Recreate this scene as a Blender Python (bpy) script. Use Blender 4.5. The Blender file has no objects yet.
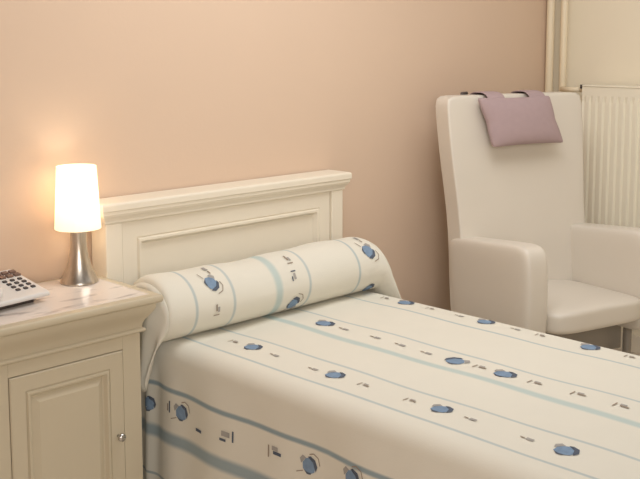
import bpy, bmesh, math, random
from mathutils import Vector, Matrix
PI = math.pi
random.seed(4)
S = bpy.context.scene
COL = S.collection

# ------------------------------------------------------------------ camera, world, lights, exposure
cam_d = bpy.data.cameras.new('camera')
cam = bpy.data.objects.new('camera', cam_d); COL.objects.link(cam)
cam.location = (-1.6677, -2.6691, 1.4613)
cam.rotation_euler = (PI / 2 - 0.1199, 0, -0.7818)
cam_d.sensor_width = 36; cam_d.lens = 997.68 * 36 / 640
cam_d.shift_y = -77.1 / 640
cam_d.clip_start = 0.05
S.camera = cam

w = bpy.data.worlds.new('room_light'); S.world = w; w.use_nodes = True
w.node_tree.nodes['Background'].inputs[0].default_value = (1.0, 0.985, 0.96, 1)
w.node_tree.nodes['Background'].inputs[1].default_value = 0.03

def area(name, loc, target, size, power, color):
    d = bpy.data.lights.new(name, 'AREA'); d.shape = 'RECTANGLE'; d.size, d.size_y = size
    d.energy = power; d.color = color
    o = bpy.data.objects.new(name, d); COL.objects.link(o); o.location = loc
    o.rotation_euler = (Vector(target) - Vector(loc)).to_track_quat('-Z', 'Y').to_euler()
    return o
area('camera_side_fill', (-1.9, -3.9, 1.9), (0.9, 0.0, 0.9), (1.9, 1.6), 68, (1.0, 0.975, 0.935))  # added fill behind the camera to balance brightness, no known window there
area('overhead_fill', (0.5, -0.9, 2.6), (0.5, -0.9, 0), (1.4, 1.0), 22, (1.0, 0.97, 0.93))  # added overhead fill, brightness balanced by fitting, not a known fixture
area('overhead_fill', (1.5, -1.4, 2.6), (1.5, -1.4, 0), (1.4, 1.4), 11.5, (1.0, 0.97, 0.93))  # second added overhead fill, set towards the chair and right wall

vs = S.view_settings
S.display_settings.display_device = 'sRGB'
vs.view_transform = 'Standard'; vs.look = 'None'; vs.gamma = 1; vs.use_curve_mapping = False
vs.exposure = 0.09

# ------------------------------------------------------------------ materials
def lin(c):
    f = lambda v: v / 12.92 if v <= 0.04045 else ((v + 0.055) / 1.055) ** 2.4
    return tuple(f(v / 255) for v in c) + (1,)

def mat(name, rgb, rough=0.5, metal=0.0, var=0.04, scale=8.0, bump=0.0, bscale=60.0, spec=0.5, stretch=None):
    m = bpy.data.materials.new(name); m.use_nodes = True
    nt = m.node_tree; b = nt.nodes['Principled BSDF']
    b.inputs['Roughness'].default_value = rough; b.inputs['Metallic'].default_value = metal
    b.inputs['Specular IOR Level'].default_value = spec
    tc = nt.nodes.new('ShaderNodeTexCoord')
    src = tc.outputs['Object']
    if stretch:
        mp = nt.nodes.new('ShaderNodeMapping'); mp.inputs['Scale'].default_value = stretch
        nt.links.new(src, mp.inputs['Vector']); src = mp.outputs['Vector']
    n = nt.nodes.new('ShaderNodeTexNoise'); n.inputs['Scale'].default_value = scale; n.inputs['Detail'].default_value = 4
    nt.links.new(src, n.inputs['Vector'])
    mx = nt.nodes.new('ShaderNodeMix'); mx.data_type = 'RGBA'
    c = lin(rgb)
    mx.inputs[6].default_value = tuple(max(0, v * (1 - var)) for v in c[:3]) + (1,)
    mx.inputs[7].default_value = tuple(min(1, v * (1 + var)) for v in c[:3]) + (1,)
    nt.links.new(n.outputs['Fac'], mx.inputs[0]); nt.links.new(mx.outputs[2], b.inputs['Base Color'])
    if bump:
        n2 = nt.nodes.new('ShaderNodeTexNoise'); n2.inputs['Scale'].default_value = bscale; n2.inputs['Detail'].default_value = 3
        nt.links.new(src, n2.inputs['Vector'])
        bp = nt.nodes.new('ShaderNodeBump'); bp.inputs['Strength'].default_value = bump; bp.inputs['Distance'].default_value = 0.002
        nt.links.new(n2.outputs['Fac'], bp.inputs['Height']); nt.links.new(bp.outputs['Normal'], b.inputs['Normal'])
    return m

M_PEACH = mat('peach_wall_paint', (220, 195, 173), 0.75, bump=0.15, bscale=90, var=0.02, scale=2, spec=0.25)
M_CREAMWALL = mat('cream_wall_paint', (243, 234, 213), 0.75, bump=0.15, bscale=90, var=0.02, scale=2, spec=0.25)
M_FLOOR = mat('pale_vinyl_floor', (214, 202, 186), 0.45, var=0.06, scale=30)
M_WOOD = mat('cream_painted_wood', (238, 229, 212), 0.42, var=0.03, scale=5, bump=0.06, bscale=40)
M_CABINET = mat('shade_toned_wood', (200, 188, 164), 0.42, var=0.03, scale=5, bump=0.06, bscale=40)  # same paint as the headboard, with the cabinet's shade darkened into the colour
M_RAD = mat('cream_radiator_enamel', (246, 240, 222), 0.4, var=0.02)
M_PIPE = mat('cream_pipe_paint', (240, 226, 198), 0.4, var=0.02)
M_VINYL = mat('ivory_vinyl', (223, 215, 203), 0.36, var=0.02, scale=6, bump=0.12, bscale=180)
M_MAUVE = mat('mauve_fabric', (178, 156, 158), 0.8, var=0.05, scale=40, bump=0.25, bscale=300, spec=0.2)
M_DARK = mat('dark_plastic', (74, 64, 60), 0.5)
M_FRAME = mat('grey_painted_steel', (150, 142, 132), 0.45)
M_STEEL = mat('brushed_steel', (214, 204, 192), 0.3, metal=1.0, var=0.4, scale=14, stretch=(6, 6, 0.3))  # brushed grain, its strong streaks also paint reflection contrast into the colour
M_CHROME = mat('chrome', (205, 203, 200), 0.18, metal=1.0, var=0.02)
M_PHONE = mat('pale_grey_plastic', (220, 217, 214), 0.4, var=0.02)
M_KEYBROWN = mat('brown_key', (122, 96, 84), 0.45)
M_KEYDARK = mat('dark_grey_key', (70, 64, 64), 0.45)
M_LCD = mat('grey_display', (120, 124, 118), 0.2)
M_MATTRESS = mat('white_ticking', (225, 220, 210), 0.8)

def marble():
    m = mat('pale_veined_marble', (228, 216, 208), 0.16, var=0.03, scale=6)
    nt = m.node_tree; b = nt.nodes['Principled BSDF']
    tc = nt.nodes.new('ShaderNodeTexCoord'); mp = nt.nodes.new('ShaderNodeMapping')
    mp.inputs['Scale'].default_value = (5, 15, 5); mp.inputs['Rotation'].default_value = (0, 0, 0.12)
    nt.links.new(tc.outputs['Object'], mp.inputs['Vector'])
    n = nt.nodes.new('ShaderNodeTexNoise'); n.inputs['Scale'].default_value = 1.5; n.inputs['Detail'].default_value = 3
    nt.links.new(mp.outputs['Vector'], n.inputs['Vector'])
    r = nt.nodes.new('ShaderNodeValToRGB')
    r.color_ramp.elements[0].position = 0.55; r.color_ramp.elements[0].color = lin((232, 222, 214))
    r.color_ramp.elements[1].position = 0.72; r.color_ramp.elements[1].color = lin((168, 158, 154))
    nt.links.new(n.outputs['Fac'], r.inputs['Fac']); nt.links.new(r.outputs['Color'], b.inputs['Base Color'])
    return m
M_MARBLE = marble()

def cloth_mat():
    """cream cotton; UV u = metres across the bed, stripes woven along the bed"""
    m = mat('striped_cream_cotton', (226, 222, 210), 0.85, var=0.02, scale=12, bump=0.2, bscale=260, spec=0.15)
    nt = m.node_tree; b = nt.nodes['Principled BSDF']
    base = b.inputs['Base Color'].links[0].from_socket
    uv = nt.nodes.new('ShaderNodeUVMap'); uv.uv_map = 'UVMap'
    sx = nt.nodes.new('ShaderNodeSeparateXYZ'); nt.links.new(uv.outputs['UV'], sx.inputs[0])
    def stripe(prev, c, hw, rgb, fac, soft):
        a = nt.nodes.new('ShaderNodeMath'); a.operation = 'SUBTRACT'; a.inputs[1].default_value = c
        nt.links.new(sx.outputs['X'], a.inputs[0])
        ab = nt.nodes.new('ShaderNodeMath'); ab.operation = 'ABSOLUTE'; nt.links.new(a.outputs[0], ab.inputs[0])
        mr = nt.nodes.new('ShaderNodeMapRange'); mr.interpolation_type = 'SMOOTHSTEP'
        mr.inputs[1].default_value = hw + soft; mr.inputs[2].default_value = max(0, hw - soft)
        mr.inputs[3].default_value = 0; mr.inputs[4].default_value = fac
        nt.links.new(ab.outputs[0], mr.inputs[0])
        mx = nt.nodes.new('ShaderNodeMix'); mx.data_type = 'RGBA'; mx.inputs[7].default_value = lin(rgb)
        nt.links.new(mr.outputs[0], mx.inputs[0]); nt.links.new(prev, mx.inputs[6])
        return mx.outputs[2]
    thin, thick = (176, 192, 198), (172, 196, 198)
    for c, hw, rgb, fac, soft in STRIPES:
        base = stripe(base, c, hw, rgb, fac, soft)
    nt.links.new(base, b.inputs['Base Color'])
    return m
T1, T2, T3 = (172, 186, 190), (166, 192, 194), (120, 146, 160)
STRIPES = [(0.135, .005, T1, .75, .003), (0.283, .005, T1, .7, .003), (0.473, .014, T2, .62, .008), (0.612, .005, T1, .7, .003),
           (0.855, .005, T1, .8, .003), (-0.056, .007, T3, .8, .004), (-0.206, .019, T3, .75, .010),
           (-0.345, .004, T3, .6, .002), (-0.42, .012, T3, .6, .006), (1.12, .007, T3, .8, .004), (1.27, .019, T3, .75, .010)]
M_CLOTH = cloth_mat()
M_PBLUE = mat('blue_print', (128, 150, 176), 0.85, var=0.25, scale=70, spec=0.1)
M_PDARK = mat('dark_navy_print', (94, 102, 116), 0.85, var=0.2, scale=70, spec=0.1)
M_PGREY = mat('grey_print', (168, 164, 160), 0.85, var=0.15, scale=60, spec=0.1)
M_PBROWN = mat('brown_print', (160, 146, 132), 0.85, var=0.15, scale=60, spec=0.1)
CLOTHS = [M_CLOTH, M_PBLUE, M_PDARK, M_PGREY, M_PBROWN]

# ------------------------------------------------------------------ helpers
def link(name, bm, m, parent=None, smooth=False, bevel=0.0, segs=2, loc=None):
    bmesh.ops.recalc_face_normals(bm, faces=bm.faces)
    me = bpy.data.meshes.new(name); bm.to_mesh(me); bm.free()
    for mm in (m if isinstance(m, list) else [m]): me.materials.append(mm)
    o = bpy.data.objects.new(name, me); COL.objects.link(o)
    if parent: o.parent = parent
    if loc: o.location = loc
    if bevel:
        b = o.modifiers.new('bevel', 'BEVEL'); b.width = bevel; b.segments = segs; b.limit_method = 'ANGLE'; b.angle_limit = 0.6
        smooth = True
    if smooth:
        for p in me.polygons: p.use_smooth = True
        if bevel:
            wn = o.modifiers.new('wn', 'WEIGHTED_NORMAL'); wn.keep_sharp = True
    return o

def thing(name, label, cat, loc=(0, 0, 0), rz=0.0, group=None):
    o = bpy.data.objects.new(name, None); COL.objects.link(o); o.location = loc; o.rotation_euler = (0, 0, rz)
    o.empty_display_size = 0.1
    return tag(o, label, cat, group)

def tag(o, label, cat, group=None):
    o['label'] = label; o['category'] = cat
    if group: o['group'] = group
    return o

def box(bm, x0, x1, y0, y1, z0, z1):
    v = [bm.verts.new(p) for p in [(x0, y0, z0), (x1, y0, z0), (x1, y1, z0), (x0, y1, z0), (x0, y0, z1), (x1, y0, z1), (x1, y1, z1), (x0, y1, z1)]]
    for f in [(3, 2, 1, 0), (4, 5, 6, 7), (0, 1, 5, 4), (1, 2, 6, 5), (2, 3, 7, 6), (3, 0, 4, 7)]:
        bm.faces.new([v[i] for i in f])
    return v

def bx(name, x0, x1, y0, y1, z0, z1, m, parent=None, bevel=0.0, segs=2):
    bm = bmesh.new(); box(bm, x0, x1, y0, y1, z0, z1)
    return link(name, bm, m, parent, bevel=bevel, segs=segs)

def struct(name, x0, x1, y0, y1, z0, z1, m):
    o = bx(name, x0, x1, y0, y1, z0, z1, m); o['kind'] = 'structure'; return o

def lathe(bm, prof, n=40, cx=0, cy=0, close=True):
    rings = []
    for r, z in prof:
        rings.append([bm.verts.new((cx + r * math.cos(2 * PI * i / n), cy + r * math.sin(2 * PI * i / n), z)) for i in range(n)])
    for a, b in zip(rings, rings[1:]):
        for i in range(n): bm.faces.new((a[i], a[(i + 1) % n], b[(i + 1) % n], b[i]))
    if close:
        bm.faces.new(rings[0][::-1]); bm.faces.new(rings[-1])

def tube(bm, pts, r, n=14):
    pts = [Vector(p) for p in pts]; rings = []
    for i, p in enumerate(pts):
        d = (pts[min(i + 1, len(pts) - 1)] - pts[max(i - 1, 0)]).normalized()
        a = d.orthogonal().normalized() if i == 0 else (a - d * a.dot(d)).normalized()
        b = d.cross(a)
        rings.append([bm.verts.new(p + (a * math.cos(2 * PI * k / n) + b * math.sin(2 * PI * k / n)) * r) for k in range(n)])
    for a_, b_ in zip(rings, rings[1:]):
        for k in range(n): bm.faces.new((a_[k], a_[(k + 1) % n], b_[(k + 1) % n], b_[k]))
    bm.faces.new(rings[0][::-1]); bm.faces.new(rings[-1])

def rect_profile(bm, x0, x1, y0, y1, prof, back=True):
    """moulding: rectangle rings (z, overhang) with a flush back edge at y1"""
    rings = []
    for z, o in prof:
        rings.append([bm.verts.new(p) for p in [(x0 - o, y0 - o, z), (x1 + o, y0 - o, z), (x1 + o, y1, z), (x0 - o, y1, z)]])
    for a, b in zip(rings, rings[1:]):
        for i in range(4): bm.faces.new((a[i], a[(i + 1) % 4], b[(i + 1) % 4], b[i]))
    bm.faces.new(rings[0]); bm.faces.new(rings[-1])

def panel_rings(bm, x0, x1, z0, z1, y, prof, yb):
    """framed panel facing -y: nested rectangles (inset, depth towards +y)"""
    rings = [[bm.verts.new(p) for p in [(x0, yb, z0), (x1, yb, z0), (x1, yb, z1), (x0, yb, z1)]]]
    for i, d in prof:
        rings.append([bm.verts.new(p) for p in [(x0 + i, y + d, z0 + i), (x1 - i, y + d, z0 + i), (x1 - i, y + d, z1 - i), (x0 + i, y + d, z1 - i)]])
    for a, b in zip(rings, rings[1:]):
        for k in range(4): bm.faces.new((a[k], a[(k + 1) % 4], b[(k + 1) % 4], b[k]))
    bm.faces.new(rings[0]); bm.faces.new(rings[-1])

def soft_box(bm, fn, n=(8, 8, 8), p=5.0):
    """rounded solid: a cube grid pushed onto a superellipsoid, then shaped by fn(u,v,w) with u,v,w in -1..1"""
    nx = max(n)
    geom = bmesh.ops.create_cube(bm, size=2.0)
    bmesh.ops.subdivide_edges(bm, edges=bm.edges[:], cuts=nx, use_grid_fill=True)
    for v in bm.verts:
        c = v.co; r = (abs(c.x) ** p + abs(c.y) ** p + abs(c.z) ** p) ** (1 / p)
        q = c / r
        v.co = fn(q.x, q.y, q.z)

# ------------------------------------------------------------------ room shell
XR, YB = 2.64, 0.05
struct('floor', -2.6, XR + .12, -4.2, YB + .12, -0.1, 0.0, M_FLOOR)
struct('wall_back', -2.6, XR, YB, YB + .12, 0, 2.7, M_PEACH)
struct('wall_right', XR, XR + .12, -4.2, YB + .12, 0, 2.7, M_CREAMWALL)
struct('wall_left', -2.72, -2.6, -4.2, YB + .12, 0, 2.7, M_PEACH)
struct('wall_front', -2.72, XR + .12, -4.32, -4.2, 0, 2.7, M_CREAMWALL)
struct('baseboard_back', -2.6, XR - .012, YB - .012, YB, 0, .08, M_WOOD)
struct('baseboard_right', XR - .012, XR, -4.2, YB, 0, .08, M_WOOD)

# ------------------------------------------------------------------ bed: headboard, frame, mattress
bed = thing('bed', 'cream painted wooden bed with panelled headboard and cornice against peach wall', 'bed', (0.5285, -1.0, 0))
def at_bed(o): o.matrix_parent_inverse = Matrix.Translation((-0.5285, 1.0, 0)); return o
bm = bmesh.new()
panel_rings(bm, .0625, .9945, .25, .902, -.042,
            [(0, .003), (.003, 0), (.056, 0), (.059, .004), (.064, -.004), (.071, -.004), (.078, .006), (.082, .012), (.088, .012)], .03)
head = at_bed(link('headboard', bm, M_WOOD, bed))
for x0, x1 in ((0, .0605), (.9965, 1.057)):
    bm = bmesh.new(); box(bm, x0, x1, -.05, .035, 0, .903)
    link('post', bm, M_WOOD, head, bevel=.004)
bm = bmesh.new()
rect_profile(bm, 0, 1.057, -.05, .043, [(.902, .0), (.904, .004), (.911, .005), (.918, .009), (.926, .015), (.930, .016), (.932, .019),
             (.941, .0195), (.943, .0205), (.945, .0235), (.962, .0235), (.967, .021), (.969, .016)])
link('cornice', bm, M_WOOD, head)
at_bed(bx('mattress', .085, .985, -2.02, -.06, .33, .545, M_MATTRESS, bed, bevel=.03, segs=3))
for x0 in (.10, .945): at_bed(bx('side_rail', x0, x0 + .025, -2.0, -.05, .2, .33, M_WOOD, bed, bevel=.003))
at_bed(bx('footboard', .10, .97, -2.0, -1.975, .2, .33, M_WOOD, bed, bevel=.003))
for x0 in (.11, .91): at_bed(bx('leg', x0, x0 + .05, -1.97, -1.92, 0, .2, M_WOOD, bed, bevel=.003))

# ------------------------------------------------------------------ bedspread
XL, XRB, ZB, R = .06, 1.005, .56, .052
HEM = .05
def fold(y):                      # how far the hanging side swings out at this y
    g = lambda c, s_: math.exp(-((y - c) / s_) ** 2)
    return .012 * g(-.175, .020) - .004 * g(-.225, .022) + .006 * g(-.30, .05) + .008 * math.sin(y * 9.0) + .004 * math.sin(y * 23 + 1)
def spread(s, y, off=0.0):
    """s = metres across (equals x on the top), y along the bed"""
    sl, sr = XL + R, XRB - R
    wob = .0016 * math.sin(s * 21 + y * 7) + .0012 * math.sin(y * 17 - s * 9)
    if sl <= s <= sr:
        return Vector((s, y, ZB + wob * min(1, (s - sl) * 20, (sr - s) * 20 if sr - s > 0 else 0) + off))
    sgn = -1 if s < sl else 1
    d = (sl - s) if sgn < 0 else (s - sr)
    bx_ = sl if sgn < 0 else sr
    if d < R * PI / 2:
        a = d / R
        return Vector((bx_ + sgn * (R + off) * math.sin(a), y, ZB - R + (R + off) * math.cos(a)))
    h = d - R * PI / 2
    k = min(1, h / .35)
    return Vector((bx_ + sgn * (R + off + k * .012 + min(1, h / .08) * fold(y)), y, ZB - R - h))
SMAX = R * PI / 2 + (ZB - R - HEM)
S0, S1 = XL + R - SMAX, XRB - R + SMAX

def motif_faces(bm, uvl, place, cs, ct, polys, off):
    """polys: (material index, list of (a along t, b along s)); place(s,t,off) -> point"""
    for mi, pts in polys:
        n = len(pts)
        ca = sum(p[0] for p in pts) / n; cb = sum(p[1] for p in pts) / n
        o2 = off + mi * .0002
        ring = [bm.verts.new(place(cs + b, ct + a, o2)) for a, b in pts]
        mid = [bm.verts.new(place(cs + (b + cb) / 2, ct + (a + ca) / 2, o2)) for a, b in pts]
        ctr = bm.verts.new(place(cs + cb, ct + ca, o2))
        for i in range(n):
            j = (i + 1) % n
            f1 = bm.faces.new((ring[i], ring[j], mid[j], mid[i])); f2 = bm.faces.new((mid[i], mid[j], ctr))
            for f in (f1, f2):
                f.material_index = mi; f.smooth = True
                for l in f.loops: l[uvl].uv = (cs + 3, 0)

def rectp(a0, a1, b0, b1): return [(a0, b0), (a1, b0), (a1, b1), (a0, b1)]
def strip(pts, wd):
    out, back = [], []
    for i, p in enumerate(pts):
        q0 = pts[max(0, i - 1)]; q1 = pts[min(len(pts) - 1, i + 1)]
        dx, dy = q1[0] - q0[0], q1[1] - q0[1]; L = math.hypot(dx, dy) or 1
        out.append((p[0] - dy / L * wd, p[1] + dx / L * wd)); back.append((p[0] + dy / L * wd, p[1] - dx / L * wd))
    return out + back[::-1]
# a rounded blue boat-like blot with a dark edge, a hooked line over it and a trailing dash
BLOT = [(-.015, -.014), (-.019, .002), (-.012, .015), (.002, .020), (.015, .015), (.024, .003), (.023, -.013), (.008, -.020), (-.006, -.019)]
def blot(k=1.0, flip=1, hook=True):
    P = lambda L: [(a * k * flip, b * k) for a, b in L]
    out = [(1, P(BLOT)), (2, P([(-.020, -.012), (-.025, .002), (-.017, .018), (-.001, .024), (.008, .021), (-.003, .017), (-.012, .008), (-.015, -.003)])),
           (2, P([(-.006, -.018), (.008, -.019), (.021, -.014), (.010, -.024), (-.002, -.023)])),
           (3, P([(.012, .017), (.024, .022), (.033, .012), (.029, .000), (.024, .004), (.016, .014)]))]
    if hook:
        for q in range(3):
            h = [(-.034, .008), (-.028, .026), (-.012, .033), (.002, .028)]
            out.append((4, P(strip(h[q:q + 2], .0014))))
        out.append((4, P(strip([(.022, -.018), (.044, -.026)], .0012))))
    return out
def mark_a(k=1.0):
    P = lambda L: [(a * k, b * k) for a, b in L]
    return [(2, P(rectp(-.018, -.013, -.012, .014))), (2, P(rectp(.006, .026, -.016, -.010))), (3, P(rectp(-.006, .020, -.004, .008)))]
def mark_b(k=1.0, d=4):
    P = lambda L: [(a * k, b * k) for a, b in L]
    return [(d, P(rectp(-.022, .002, -.004, .003))), (3, P(rectp(-.012, .006, .004, .013))), (4, P(rectp(.014, .018, -.014, .012)))]
def mark_c(k=1.0):
    P = lambda L: [(a * k, b * k) for a, b in L]
    return [(3, P(rectp(-.018, .004, -.006, .006))), (4, P(rectp(.008, .022, -.003, .002)))]

bm = bmesh.new(); uvl = bm.loops.layers.uv.new('UVMap')
ss = [S0 + i * (SMAX - R * PI / 2) / 14 for i in range(15)]
ss += [XL + R - R * PI / 2 * (1 - i / 8) for i in range(1, 9)]
ss += [XL + R + (XRB - XL - 2 * R) * i / 30 for i in range(1, 31)]
ss += [XRB - R + R * PI / 2 * i / 8 for i in range(1, 9)]
ss += [XRB - R + R * PI / 2 + i * (SMAX - R * PI / 2) / 14 for i in range(1, 15)]
ts = [-.10 - i * .0125 for i in range(33)] + [-.50 - i * .05 for i in range(1, 32)]
grid = [[bm.verts.new(spread(s, t)) for s in ss] for t in ts]
# the foot end rolls over and hangs down as well
for i in range(1, 7):
    a = PI / 2 * i / 6; row = []
    for s in ss:
        p = spread(s, ts[-1]); zz = p.z - R * (1 - math.cos(a)) if p.z > ZB - R - .001 else p.z
        row.append(bm.verts.new((p.x, ts[-1] - R * math.sin(a), max(HEM, zz))))
    grid.append(row); ts.append(ts[-1] if i < 99 else 0)
row = [bm.verts.new((v.co.x, v.co.y, min(v.co.z, HEM))) for v in grid[-1]]
grid.append(row); ts.append(ts[-1] - .45)
for j in range(len(grid) - 1):
    for i in range(len(ss) - 1):
        f = bm.faces.new((grid[j][i], grid[j][i + 1], grid[j + 1][i + 1], grid[j + 1][i])); f.smooth = True
        for l, (jj, ii) in zip(f.loops, ((j, i), (j, i + 1), (j + 1, i + 1), (j + 1, i))): l[uvl].uv = (ss[ii], ts[jj])
OFF = .0012
pl = spread
for k, t in enumerate([-.492, -.832, -1.200, -1.55, -1.9]):
    motif_faces(bm, uvl, pl, .216, t, blot(1.15, 1, False), OFF)
for t in (-.405, -.59, -.75, -.94, -1.10, -1.29, -1.45): motif_faces(bm, uvl, pl, .212, t, mark_c(.9) if int(t * 100) % 2 else mark_b(.85), OFF)
for t, fl in ((-.463, 1), (-.983, -1), (-1.157, 1), (-1.65, 1)): motif_faces(bm, uvl, pl, .548, t, blot(1.3, fl, False), OFF)
for t in (-.545, -.68, -.78, -.88): motif_faces(bm, uvl, pl, .548, t, mark_c(1), OFF)
for t in (-1.07, -1.25, -1.38, -1.5): motif_faces(bm, uvl, pl, .548, t, mark_b(1), OFF)
for t in (-.477, -.816, -1.193, -1.55): motif_faces(bm, uvl, pl, .932, t, blot(1.2, 1, False), OFF)
for t in (-.38, -.585, -.71, -.93, -1.02, -1.32): motif_faces(bm, uvl, pl, .93, t, mark_c(.9) if int(t * 100) % 2 else mark_b(.8), OFF)
SZ = lambda z: XL + R - R * PI / 2 - (ZB - R - z)
for z, t, poly in ((.352, -.186, blot(1.05, 1, False)), (.366, -.352, blot(1.1)), (.372, -.296, [(2, rectp(-.003, .003, -.018, .018)), (4, rectp(.006, .012, -.014, .008))]),
                   (.338, -.435, [(2, rectp(-.018, .012, -.005, .004))]), (.362, -.575, mark_a(1.25)), (.366, -.757, mark_b(1.3, 2)),
                   (.367, -.888, blot(1.05, 1, True)), (.388, -1.052, blot(1.1)), (.36, -1.2, mark_a(1.2))):
    motif_faces(bm, uvl, pl, SZ(z), t, poly, OFF)
o = link('bedspread', bm, CLOTHS)
tag(o, 'cream bedspread with pale blue stripes and blue printed motifs draped over bed', 'bedspread')

# ------------------------------------------------------------------ bolster
BY, BZ, BRY, BRZ, ZBED = -.215, .655, .114, .100, .5635
BX0, BX1 = .035, 1.085
def bol(x, th, off=0.0):
    """th = angle from the bolster's front-bottom, going up over the top"""
    x = min(max(x, BX0), BX1)
    dl, dr = x - BX0, BX1 - x
    e = 1.0
    if dl < .03: e = .90 + .10 * (1 - (1 - dl / .03) ** 2.0) ** .5
    if dr < .15: e = max(0, 1 - (1 - dr / .15) ** 2.0) ** .6
    e = max(e, .02)
    ey = .45 + .55 * e if dl < dr else 1.0
    sag = .004 * math.sin(x * 9 + 1.0) + .002 * math.sin(x * 27)
    dz = -math.cos(th) * (BRZ + off); dy = -math.sin(th) * (BRY + off)
    y = BY + dy * ey - (.035 * (1 - dr / .15) ** 1.5 if dr < .15 else 0); z = BZ + dz + (sag if dz > 0 else 0)
    q = x - (XRB - R)
    R2 = R + .016
    zb_ = ZBED if q <= 0 else (min(ZBED, ZB - R + math.sqrt(R2 * R2 - q * q)) if q < R2 * .97 else ZB - R + R2 * .243 - 1.6 * (q - R2 * .97))
    z = zb_ + max(0, z - ZBED) * e
    return Vector((x, y, z))
bm = bmesh.new(); uvl = bm.loops.layers.uv.new('UVMap')
NX, NT = 96, 56
xs = []
for i in range(NX + 1):
    u = i / NX; xs.append(BX0 + (BX1 - BX0) * (u - .10 * math.sin(2 * PI * u) / 1.0 * .8))
rings = [[bm.verts.new(bol(x, 2 * PI * k / NT)) for k in range(NT)] for x in xs]
for i in range(NX):
    for k in range(NT):
        k2 = (k + 1) % NT
        f = bm.faces.new((rings[i][k], rings[i + 1][k], rings[i + 1][k2], rings[i][k2])); f.smooth = True
        for l, xx in zip(f.loops, (xs[i], xs[i + 1], xs[i + 1], xs[i])): l[uvl].uv = (xx, 0)
for r_, xx in ((rings[0][::-1], xs[0]), (rings[-1], xs[-1])):
    f = bm.faces.new(r_)
    for l in f.loops: l[uvl].uv = (xx, 0)
RB = .104
bp = lambda s, t, off=0: bol(s, -t / RB, off)            # t runs towards the front and down, like on the bed
for x, deg, poly in ((.215, 132, blot(1.05, -1, True)), (.21, 84, mark_b(.9)), (.235, 165, mark_c(1.0)), (.555, 148, mark_b(.95)), (.545, 116, mark_a(.8)), (.548, 58, blot(1.1, 1, True)),
                     (.925, 128, blot(1.15, -1, True)), (.935, 44, blot(1.0, 1, False)), (.93, 165, mark_c(1.0))):
    motif_faces(bm, uvl, bp, x, -math.radians(deg) * RB, poly, .0018)
bol_o = link('bolster', bm, CLOTHS)
tag(bol_o, 'round cream bolster in matching blue striped cover lying against the headboard', 'bolster')
# gathered cover end hanging over the bed's side
bm = bmesh.new(); uvl = bm.loops.layers.uv.new('UVMap')
rows = []
for j in range(17):
    v = j / 16
    row = []
    for i in range(33):
        u = i / 32
        th = math.radians(48 + 200 * u)                      # round the bolster's end from the front over the top to the back
        e0 = bol(BX0, th)
        k = v ** (.9 if u < .5 else 1.1)
        y = e0.y * (1 - k) + (-.205 + .055 * (u - .5)) * k
        z = e0.z * (1 - k) + (.425 + .02 * math.cos(u * 9)) * k
        x = e0.x - .001 - .020 * math.sin(PI / 2 * min(1, v * 3)) - .009 * math.sin(u * PI * 4.5 + .4) * min(1, v * 1.6) * (1 - .3 * v)
        row.append(bm.verts.new((x, y, z)))
    rows.append(row)
for j in range(16):
    for i in range(32):
        f = bm.faces.new((rows[j][i], rows[j][i + 1], rows[j + 1][i + 1], rows[j + 1][i])); f.smooth = True
        for l in f.loops: l[uvl].uv = (.36, 0)
o = link('cover_end', bm, M_CLOTH, bol_o)
sd = o.modifiers.new('thick', 'SOLIDIFY'); sd.thickness = .004; sd.offset = 0

# ------------------------------------------------------------------ nightstand
NL, NR, NF, NB = -.535, -.05, -.2955, .035
ns = thing('nightstand', 'cream painted bedside cabinet with panelled door and pale veined top', 'nightstand', (-.29, -.13, 0))
NI = Matrix.Translation((.29, .13, 0))
def on_ns(o): o.matrix_parent_inverse = NI; return o
on_ns(bx('body', NL, NR, NF + .018, NB, .07, .63, M_CABINET, ns))
bm = bmesh.new()
rect_profile(bm, NL, NR, NF, NB, [(.624, .003), (.625, .009), (.629, .013), (.634, .013), (.638, .009), (.639, .005), (.650, .006), (.662, .011), (.674, .020), (.686, .029), (.697, .034), (.705, .035), (.7115, .035)])
on_ns(link('frieze', bm, M_CABINET, ns, bevel=.0015))
bm = bmesh.new()
rect_profile(bm, NL, NR, NF, NB, [(.712, .041), (.715, .047), (.720, .050), (.729, .050), (.734, .048), (.737, .043)])
on_ns(link('top', bm, M_CABINET, ns, bevel=.001))
on_ns(bx('inlay', NL - .020, NR + .020, NF - .020, NB - .012, .7365, .738, M_MARBLE, ns, bevel=.0006))
DX0, DX1, DZ0, DZ1 = -.463, -.112, .105, .583
bm = bmesh.new()
for a in ((NL, DX0 - .002, NF, NF + .018, .07, .624), (DX1 + .002, NR, NF, NF + .018, .07, .624),
          (DX0 - .002, DX1 + .002, NF, NF + .018, DZ1 + .002, .624), (DX0 - .002, DX1 + .002, NF, NF + .018, .07, DZ0 - .002)): box(bm, *a)
on_ns(link('face_frame', bm, M_CABINET, ns, bevel=.0012))
bm = bmesh.new()
rect_profile(bm, NL, NR, NF, NB, [(0, .012), (.055, .012), (.066, .006), (.07, .002)])
on_ns(link('plinth', bm, M_CABINET, ns, bevel=.0015))
bm = bmesh.new()
panel_rings(bm, DX0, DX1, DZ0, DZ1, NF - .004, [(0, .003), (.003, 0), (.044, 0), (.046, .004), (.050, -.003), (.056, -.003), (.062, .008), (.066, .010), (.082, .001), (.084, 0.0)], NF + .017)
door = on_ns(link('door', bm, M_CABINET, ns))
bm = bmesh.new(); lathe(bm, [(.0045, 0), (.0045, .010), (.010, .013), (.0125, .018), (.011, .024), (.005, .027)], 20)
bmesh.ops.rotate(bm, verts=bm.verts, matrix=Matrix.Rotation(PI / 2, 3, 'X'))
bmesh.ops.translate(bm, verts=bm.verts, vec=(-.135, NF - .004, .335))
link('knob', bm, M_CHROME, door, smooth=True)

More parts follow.
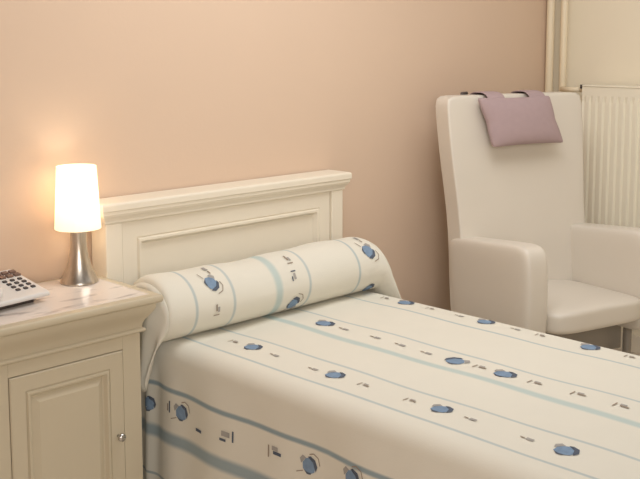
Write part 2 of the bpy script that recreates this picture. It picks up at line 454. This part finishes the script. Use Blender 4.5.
# ------------------------------------------------------------------ table lamp
LX, LY, LZ = -.0965, -.050, .738
lamp = thing('table_lamp', 'lit table lamp with white shade and flared steel base on bedside cabinet', 'lamp', (LX, LY, LZ))
bm = bmesh.new()
lathe(bm, [(.056, 0), (.0595, .002), (.0595, .006), (.056, .012), (.049, .027), (.042, .044), (.036, .062), (.031, .082), (.0275, .105), (.0255, .130), (.0255, .155), (.026, .172), (.012, .174), (.012, .20)], 48)
lamp.scale = (.965, .965, .965)
link('base', bm, M_STEEL, lamp, smooth=True, bevel=.0008)
m = bpy.data.materials.new('glowing_white_shade'); m.use_nodes = True
nt = m.node_tree; b = nt.nodes['Principled BSDF']
b.inputs['Base Color'].default_value = lin((250, 244, 232)); b.inputs['Roughness'].default_value = .7
tr = nt.nodes.new('ShaderNodeBsdfTranslucent'); tr.inputs[0].default_value = lin((255, 244, 226))
em = nt.nodes.new('ShaderNodeEmission'); em.inputs[0].default_value = (1, .90, .76, 1); em.inputs[1].default_value = .32
m1 = nt.nodes.new('ShaderNodeMixShader'); m1.inputs[0].default_value = .5
a1 = nt.nodes.new('ShaderNodeAddShader')
nt.links.new(b.outputs[0], m1.inputs[1]); nt.links.new(tr.outputs[0], m1.inputs[2])
nt.links.new(m1.outputs[0], a1.inputs[0]); nt.links.new(em.outputs[0], a1.inputs[1])
nt.links.new(a1.outputs[0], nt.nodes['Material Output'].inputs[0])
bm = bmesh.new(); lathe(bm, [(.0715, .172), (.0612, .368), (.0596, .368), (.0699, .172), (.0715, .172)], 56, close=False)
bmesh.ops.remove_doubles(bm, verts=bm.verts, dist=1e-5)
link('lamp_shade', bm, m, lamp, smooth=True, bevel=.0004)
bm = bmesh.new(); lathe(bm, [(.010, .20), (.018, .215), (.024, .235), (.022, .255), (.012, .268), (.003, .271)], 20)
mb = bpy.data.materials.new('lit_bulb'); mb.use_nodes = True
bb = mb.node_tree.nodes['Principled BSDF']; bb.inputs['Emission Color'].default_value = (1, .8, .55, 1); bb.inputs['Emission Strength'].default_value = 6
link('bulb', bm, mb, lamp, smooth=True)
ld = bpy.data.lights.new('lamp_light', 'POINT'); ld.energy = .42; ld.color = (1, .84, .68); ld.shadow_soft_size = .02
lo = bpy.data.objects.new('lamp_light', ld); COL.objects.link(lo); lo.parent = lamp; lo.location = (0, 0, .30)

# ------------------------------------------------------------------ telephone
ph = thing('telephone', 'pale grey desk telephone with brown and dark keys on bedside cabinet', 'telephone', (-.392, -.112, .738), rz=.14)
# local frame: x right, y back; a wedge that rises to the back
PX0, PX1, PY0, PY1 = -.11, .105, -.095, .085
zt = lambda y: .030 + (y - PY0) * .22
bm = bmesh.new()
v = []
for (x, y, z) in [(PX0, PY0, .016), (PX1, PY0, .016), (PX1, PY1, .018), (PX0, PY1, .018), (PX0, PY0, zt(PY0)), (PX1, PY0, zt(PY0)), (PX1, PY1, zt(PY1)), (PX0, PY1, zt(PY1))]:
    v.append(bm.verts.new((x, y, z)))
for f in [(3, 2, 1, 0), (4, 5, 6, 7), (0, 1, 5, 4), (1, 2, 6, 5), (2, 3, 7, 6), (3, 0, 4, 7)]: bm.faces.new([v[i] for i in f])
link('body', bm, M_PHONE, ph, bevel=.006, segs=3)
bm = bmesh.new(); box(bm, PX0 + .02, PX1 - .034, PY0 + .03, PY1 - .015, 0.0003, .018)
link('foot', bm, M_DARK, ph, bevel=.002)
slope = Matrix.Rotation(math.atan(.22), 4, 'X')
def key(x, y, sx, sy, h, mm):
    bm = bmesh.new(); box(bm, -sx, sx, -sy, sy, -.001, h); bmesh.ops.transform(bm, verts=bm.verts, matrix=Matrix.Translation((x, y, zt(y))) @ slope)
    return link('key', bm, mm, ph, bevel=.0012)
for i in range(3):
    for j in range(4): key(.030 + i * .025, -.050 + j * .020, .0062, .0050, .004, M_KEYDARK)
for i in range(4):
    for j in range(2): key(.014 + i * .025, .036 + j * .022, .0095, .0075, .006, M_KEYBROWN)
bm = bmesh.new()
def hs(u, v_, w_): return Vector((-.066 + u * .024 * (1 + .22 * v_ * v_), -.005 + v_ * .092, zt(-.005 + v_ * .08) + .017 + .007 * (1 - v_ * v_) + w_ * .014))
soft_box(bm, hs, (10, 10, 10), 4)
link('handset', bm, M_PHONE, ph, smooth=True)

# ------------------------------------------------------------------ radiator and pipes
rad = thing('radiator', 'cream ribbed panel radiator on the right wall behind the armchair', 'radiator', (XR, -.8, .30))
RI = Matrix.Translation((-XR, .8, -.30))
def on_rad(o): o.matrix_parent_inverse = RI; return o
RX, RY0, RY1, RZ0, RZ1 = 2.52, -1.46, -.20, .33, 1.258
bm = bmesh.new()
prof = [(RX + .004, RY1)]
y = RY1 - .010; pitch = .035
while y - pitch > RY0 + .004:
    prof += [(RX + .010, y), (RX + .010, y - .008), (RX, y - .014), (RX, y - .029)]
    y -= pitch
prof += [(RX + .004, RY0)]
lo_, hi_ = RZ0 + .02, RZ1 - .045
rr = []
for z, k in ((RZ0, 0), (lo_, 0), (lo_ + .03, 1), (hi_ - .03, 1), (hi_, 0), (RZ1 - .004, 0)):
    rr.append([bm.verts.new((RX + .003 + (x - RX - .003) * k, yy, z)) for x, yy in prof])
for a, b_ in zip(rr, rr[1:]):
    for i in range(len(prof) - 1): bm.faces.new((a[i], a[i + 1], b_[i + 1], b_[i]))
fp = on_rad(link('front_panel', bm, M_RAD, rad)); sd = fp.modifiers.new('thick', 'SOLIDIFY'); sd.thickness = .003; sd.offset = 1
on_rad(bx('rear_panel', RX + .075, RX + .085, RY0, RY1, RZ0, RZ1 - .004, M_RAD, rad, bevel=.002))
bm = bmesh.new()
box(bm, RX - .001, RX + .088, RY0, RY1, RZ1 - .004, RZ1 + .004)
on_rad(link('top_grille', bm, M_RAD, rad, bevel=.003))
for y0 in (RY0, RY1 - .003): on_rad(bx('side_cover', RX + .006, RX + .082, y0, y0 + .003, RZ0 + .01, RZ1 - .004, M_RAD, rad, bevel=.001))
for y0 in (-1.25, -.45): on_rad(bx('bracket', RX + .085, XR - .001, y0, y0 + .03, RZ0 + .1, RZ1 - .1, M_RAD, rad))
bm = bmesh.new(); tube(bm, [(2.565, RY1 - .002, RZ1 - .022), (2.565, RY1 + .035, RZ1 - .022)], .011); 
on_rad(link('valve_stub', bm, M_PIPE, rad, smooth=True))
bm = bmesh.new(); tube(bm, [(2.545, RY1 + .012, RZ1 + .004), (2.545, RY1 + .012, RZ1 - .014)], .011)
on_rad(link('bleed_cap', bm, M_DARK, rad, smooth=True))
for yy, rad_r, lab, in ((.024, .019, 'thicker cream heating pipe in the wall corner'), (-.052, .0165, 'slimmer cream heating pipe right of the corner pipe')):
    bm = bmesh.new(); tube(bm, [(2.59, yy, 0), (2.59, yy, 2.7)], rad_r, 20)
    t = thing('heating_pipe', lab, 'pipe', (2.59, yy, 0), 0.0, 'heating pipes in the room corner')
    o = link('pipe', bm, M_PIPE, t, smooth=True); o.matrix_parent_inverse = Matrix.Translation((-2.59, -yy, 0))
    bm = bmesh.new(); tube(bm, [(2.61, yy, 2.2), (XR - .001, yy, 2.2)], .006)
    o = link('pipe_clip', bm, M_PIPE, t, smooth=True); o.matrix_parent_inverse = Matrix.Translation((-2.59, -yy, 0))
    if yy < 0:
        bm = bmesh.new(); tube(bm, [(2.575, yy - .005, 1.236), (2.565, yy - .06, 1.236), (2.565, RY1 + .034, 1.236)], .012)
        o = link('branch', bm, M_PIPE, t, smooth=True); o.matrix_parent_inverse = Matrix.Translation((-2.59, -yy, 0))

# ------------------------------------------------------------------ armchair
ch = thing('armchair', 'tall ivory vinyl armchair with high back in the corner beside bed', 'armchair', (1.877, -.360, 0), rz=-.253)
W2, AW, AL, REC, ZT = .364, .114, .378, .104, 1.243
rec = lambda z: REC * (z - .45) / .8
bm = bmesh.new()
def back(u, v_, w_):
    z = .30 + (w_ + 1) / 2 * (ZT - .30)
    wd = W2 + .003 + .006 * w_ - .018 * math.exp(-((z - .72) / .25) ** 2)
    y = .047 + v_ * .047 + rec(z)
    if v_ < 0: y += .014 * (1 - u * u) * (-v_) - .010 * math.exp(-((z - .62) / .14) ** 2) * (1 - u * u)
    return Vector((u * wd, y, z))
soft_box(bm, back, (24, 24, 24), 24)
link('backrest', bm, M_VINYL, ch, smooth=True)
for sgn in (-1, 1):
    bm = bmesh.new()
    def arm(u, v_, w_, sgn=sgn):
        yy = .09 - (v_ + 1) / 2 * (AL + .09)               # v=+1 is the front
        f = (v_ + 1) / 2
        ztop = .664 + .044 * f
        z = .285 + (w_ + 1) / 2 * (ztop - .285)
        yy += rec(z) * (1 - f) - .012 * math.sin((w_ + 1) / 2 * PI) * f
        return Vector((sgn * (W2 - AW / 2) + u * AW / 2, yy, z))
    soft_box(bm, arm, (18, 18, 18), 8.5)
    link('armrest', bm, M_VINYL, ch, smooth=True)
bm = bmesh.new()
def seat(u, v_, w_):
    y = .03 - (v_ + 1) / 2 * (AL + .085)
    z = .388 + w_ * .050 + (.014 * (1 - u * u) * (1 - .4 * v_) if w_ > 0 else 0) + .012 * (v_ + 1) / 2
    return Vector((u * (W2 - AW + .002), y, z))
soft_box(bm, seat, (16, 16, 16), 6)
link('seat', bm, M_VINYL, ch, smooth=True)
link('base_frame', (lambda b_: (box(b_, -W2 + .03, W2 - .03, -AL + .17, .09, .17, .345), b_)[1])(bmesh.new()), M_FRAME, ch, bevel=.004)
for sx in (-1, 1):
    for yy in (-AL + .12, .06):
        bm = bmesh.new(); tube(bm, [(sx * (W2 - .05), yy, 0), (sx * (W2 - .05), yy, .30)], .018)
        link('leg', bm, M_FRAME, ch, smooth=True)
bm = bmesh.new()
yk = rec(ZT) + .085
tube(bm, [(-.225, yk, ZT - .06), (-.225, yk + .012, ZT - .01), (-.222, yk + .012, ZT + .004), (-.195, yk + .012, ZT + .005)], .007)
link('push_handle', bm, M_DARK, ch, smooth=True)

# headrest cushion hanging on the armchair's back
cu = thing('headrest_cushion', 'mauve headrest cushion hung by two straps over the armchair top', 'cushion', (1.877, -.360, 0), rz=-.253)
CXc, CZ, CW, CH = -.018, 1.134, .192, .101
bm = bmesh.new()
def cush(u, v_, w_):
    puff = max(0, (1 - abs(u) ** 2.6) * (1 - abs(w_) ** 2.6)) ** .55
    x = CXc + u * CW * (1 - .05 * (1 - abs(w_)) ** 2) + .022 * (-w_)
    z = CZ + w_ * CH * (1 - .05 * (1 - u * u)) - .016 * u * 0
    lean = (1 - w_) / 2 * .022
    y = rec(z) - .022 - lean + v_ * (.006 + .034 * puff)
    return Vector((x, y, z))
soft_box(bm, cush, (20, 20, 20), 30)
cpart = link('pad', bm, M_MAUVE, cu, smooth=True)
for x0, x1 in ((-.185, -.090), (.040, .135)):
    bm = bmesh.new(); rows = []
    yf = rec(ZT)
    path = [(yf - .034, CZ + CH - .03), (yf - .026, CZ + CH - .001), (yf - .013, ZT + .001), (yf + .006, ZT + .0095), (yf + .03, ZT + .0105), (yf + .06, ZT + .0105), (yf + .098, ZT + .005), (yf + .116, ZT - .03), (yf + .106, ZT - .14)]
    for (yy, zz) in path: rows.append([bm.verts.new((x, yy, zz)) for x in (x0, (x0 + x1) / 2, x1)])
    for a, b_ in zip(rows, rows[1:]):
        for i in range(2): bm.faces.new((a[i], a[i + 1], b_[i + 1], b_[i]))
    o = link('strap', bm, M_MAUVE, cu, smooth=True)
    sd = o.modifiers.new('thick', 'SOLIDIFY'); sd.thickness = .006; sd.offset = 0
    sb = o.modifiers.new('sub', 'SUBSURF'); sb.levels = 2; sb.render_levels = 2
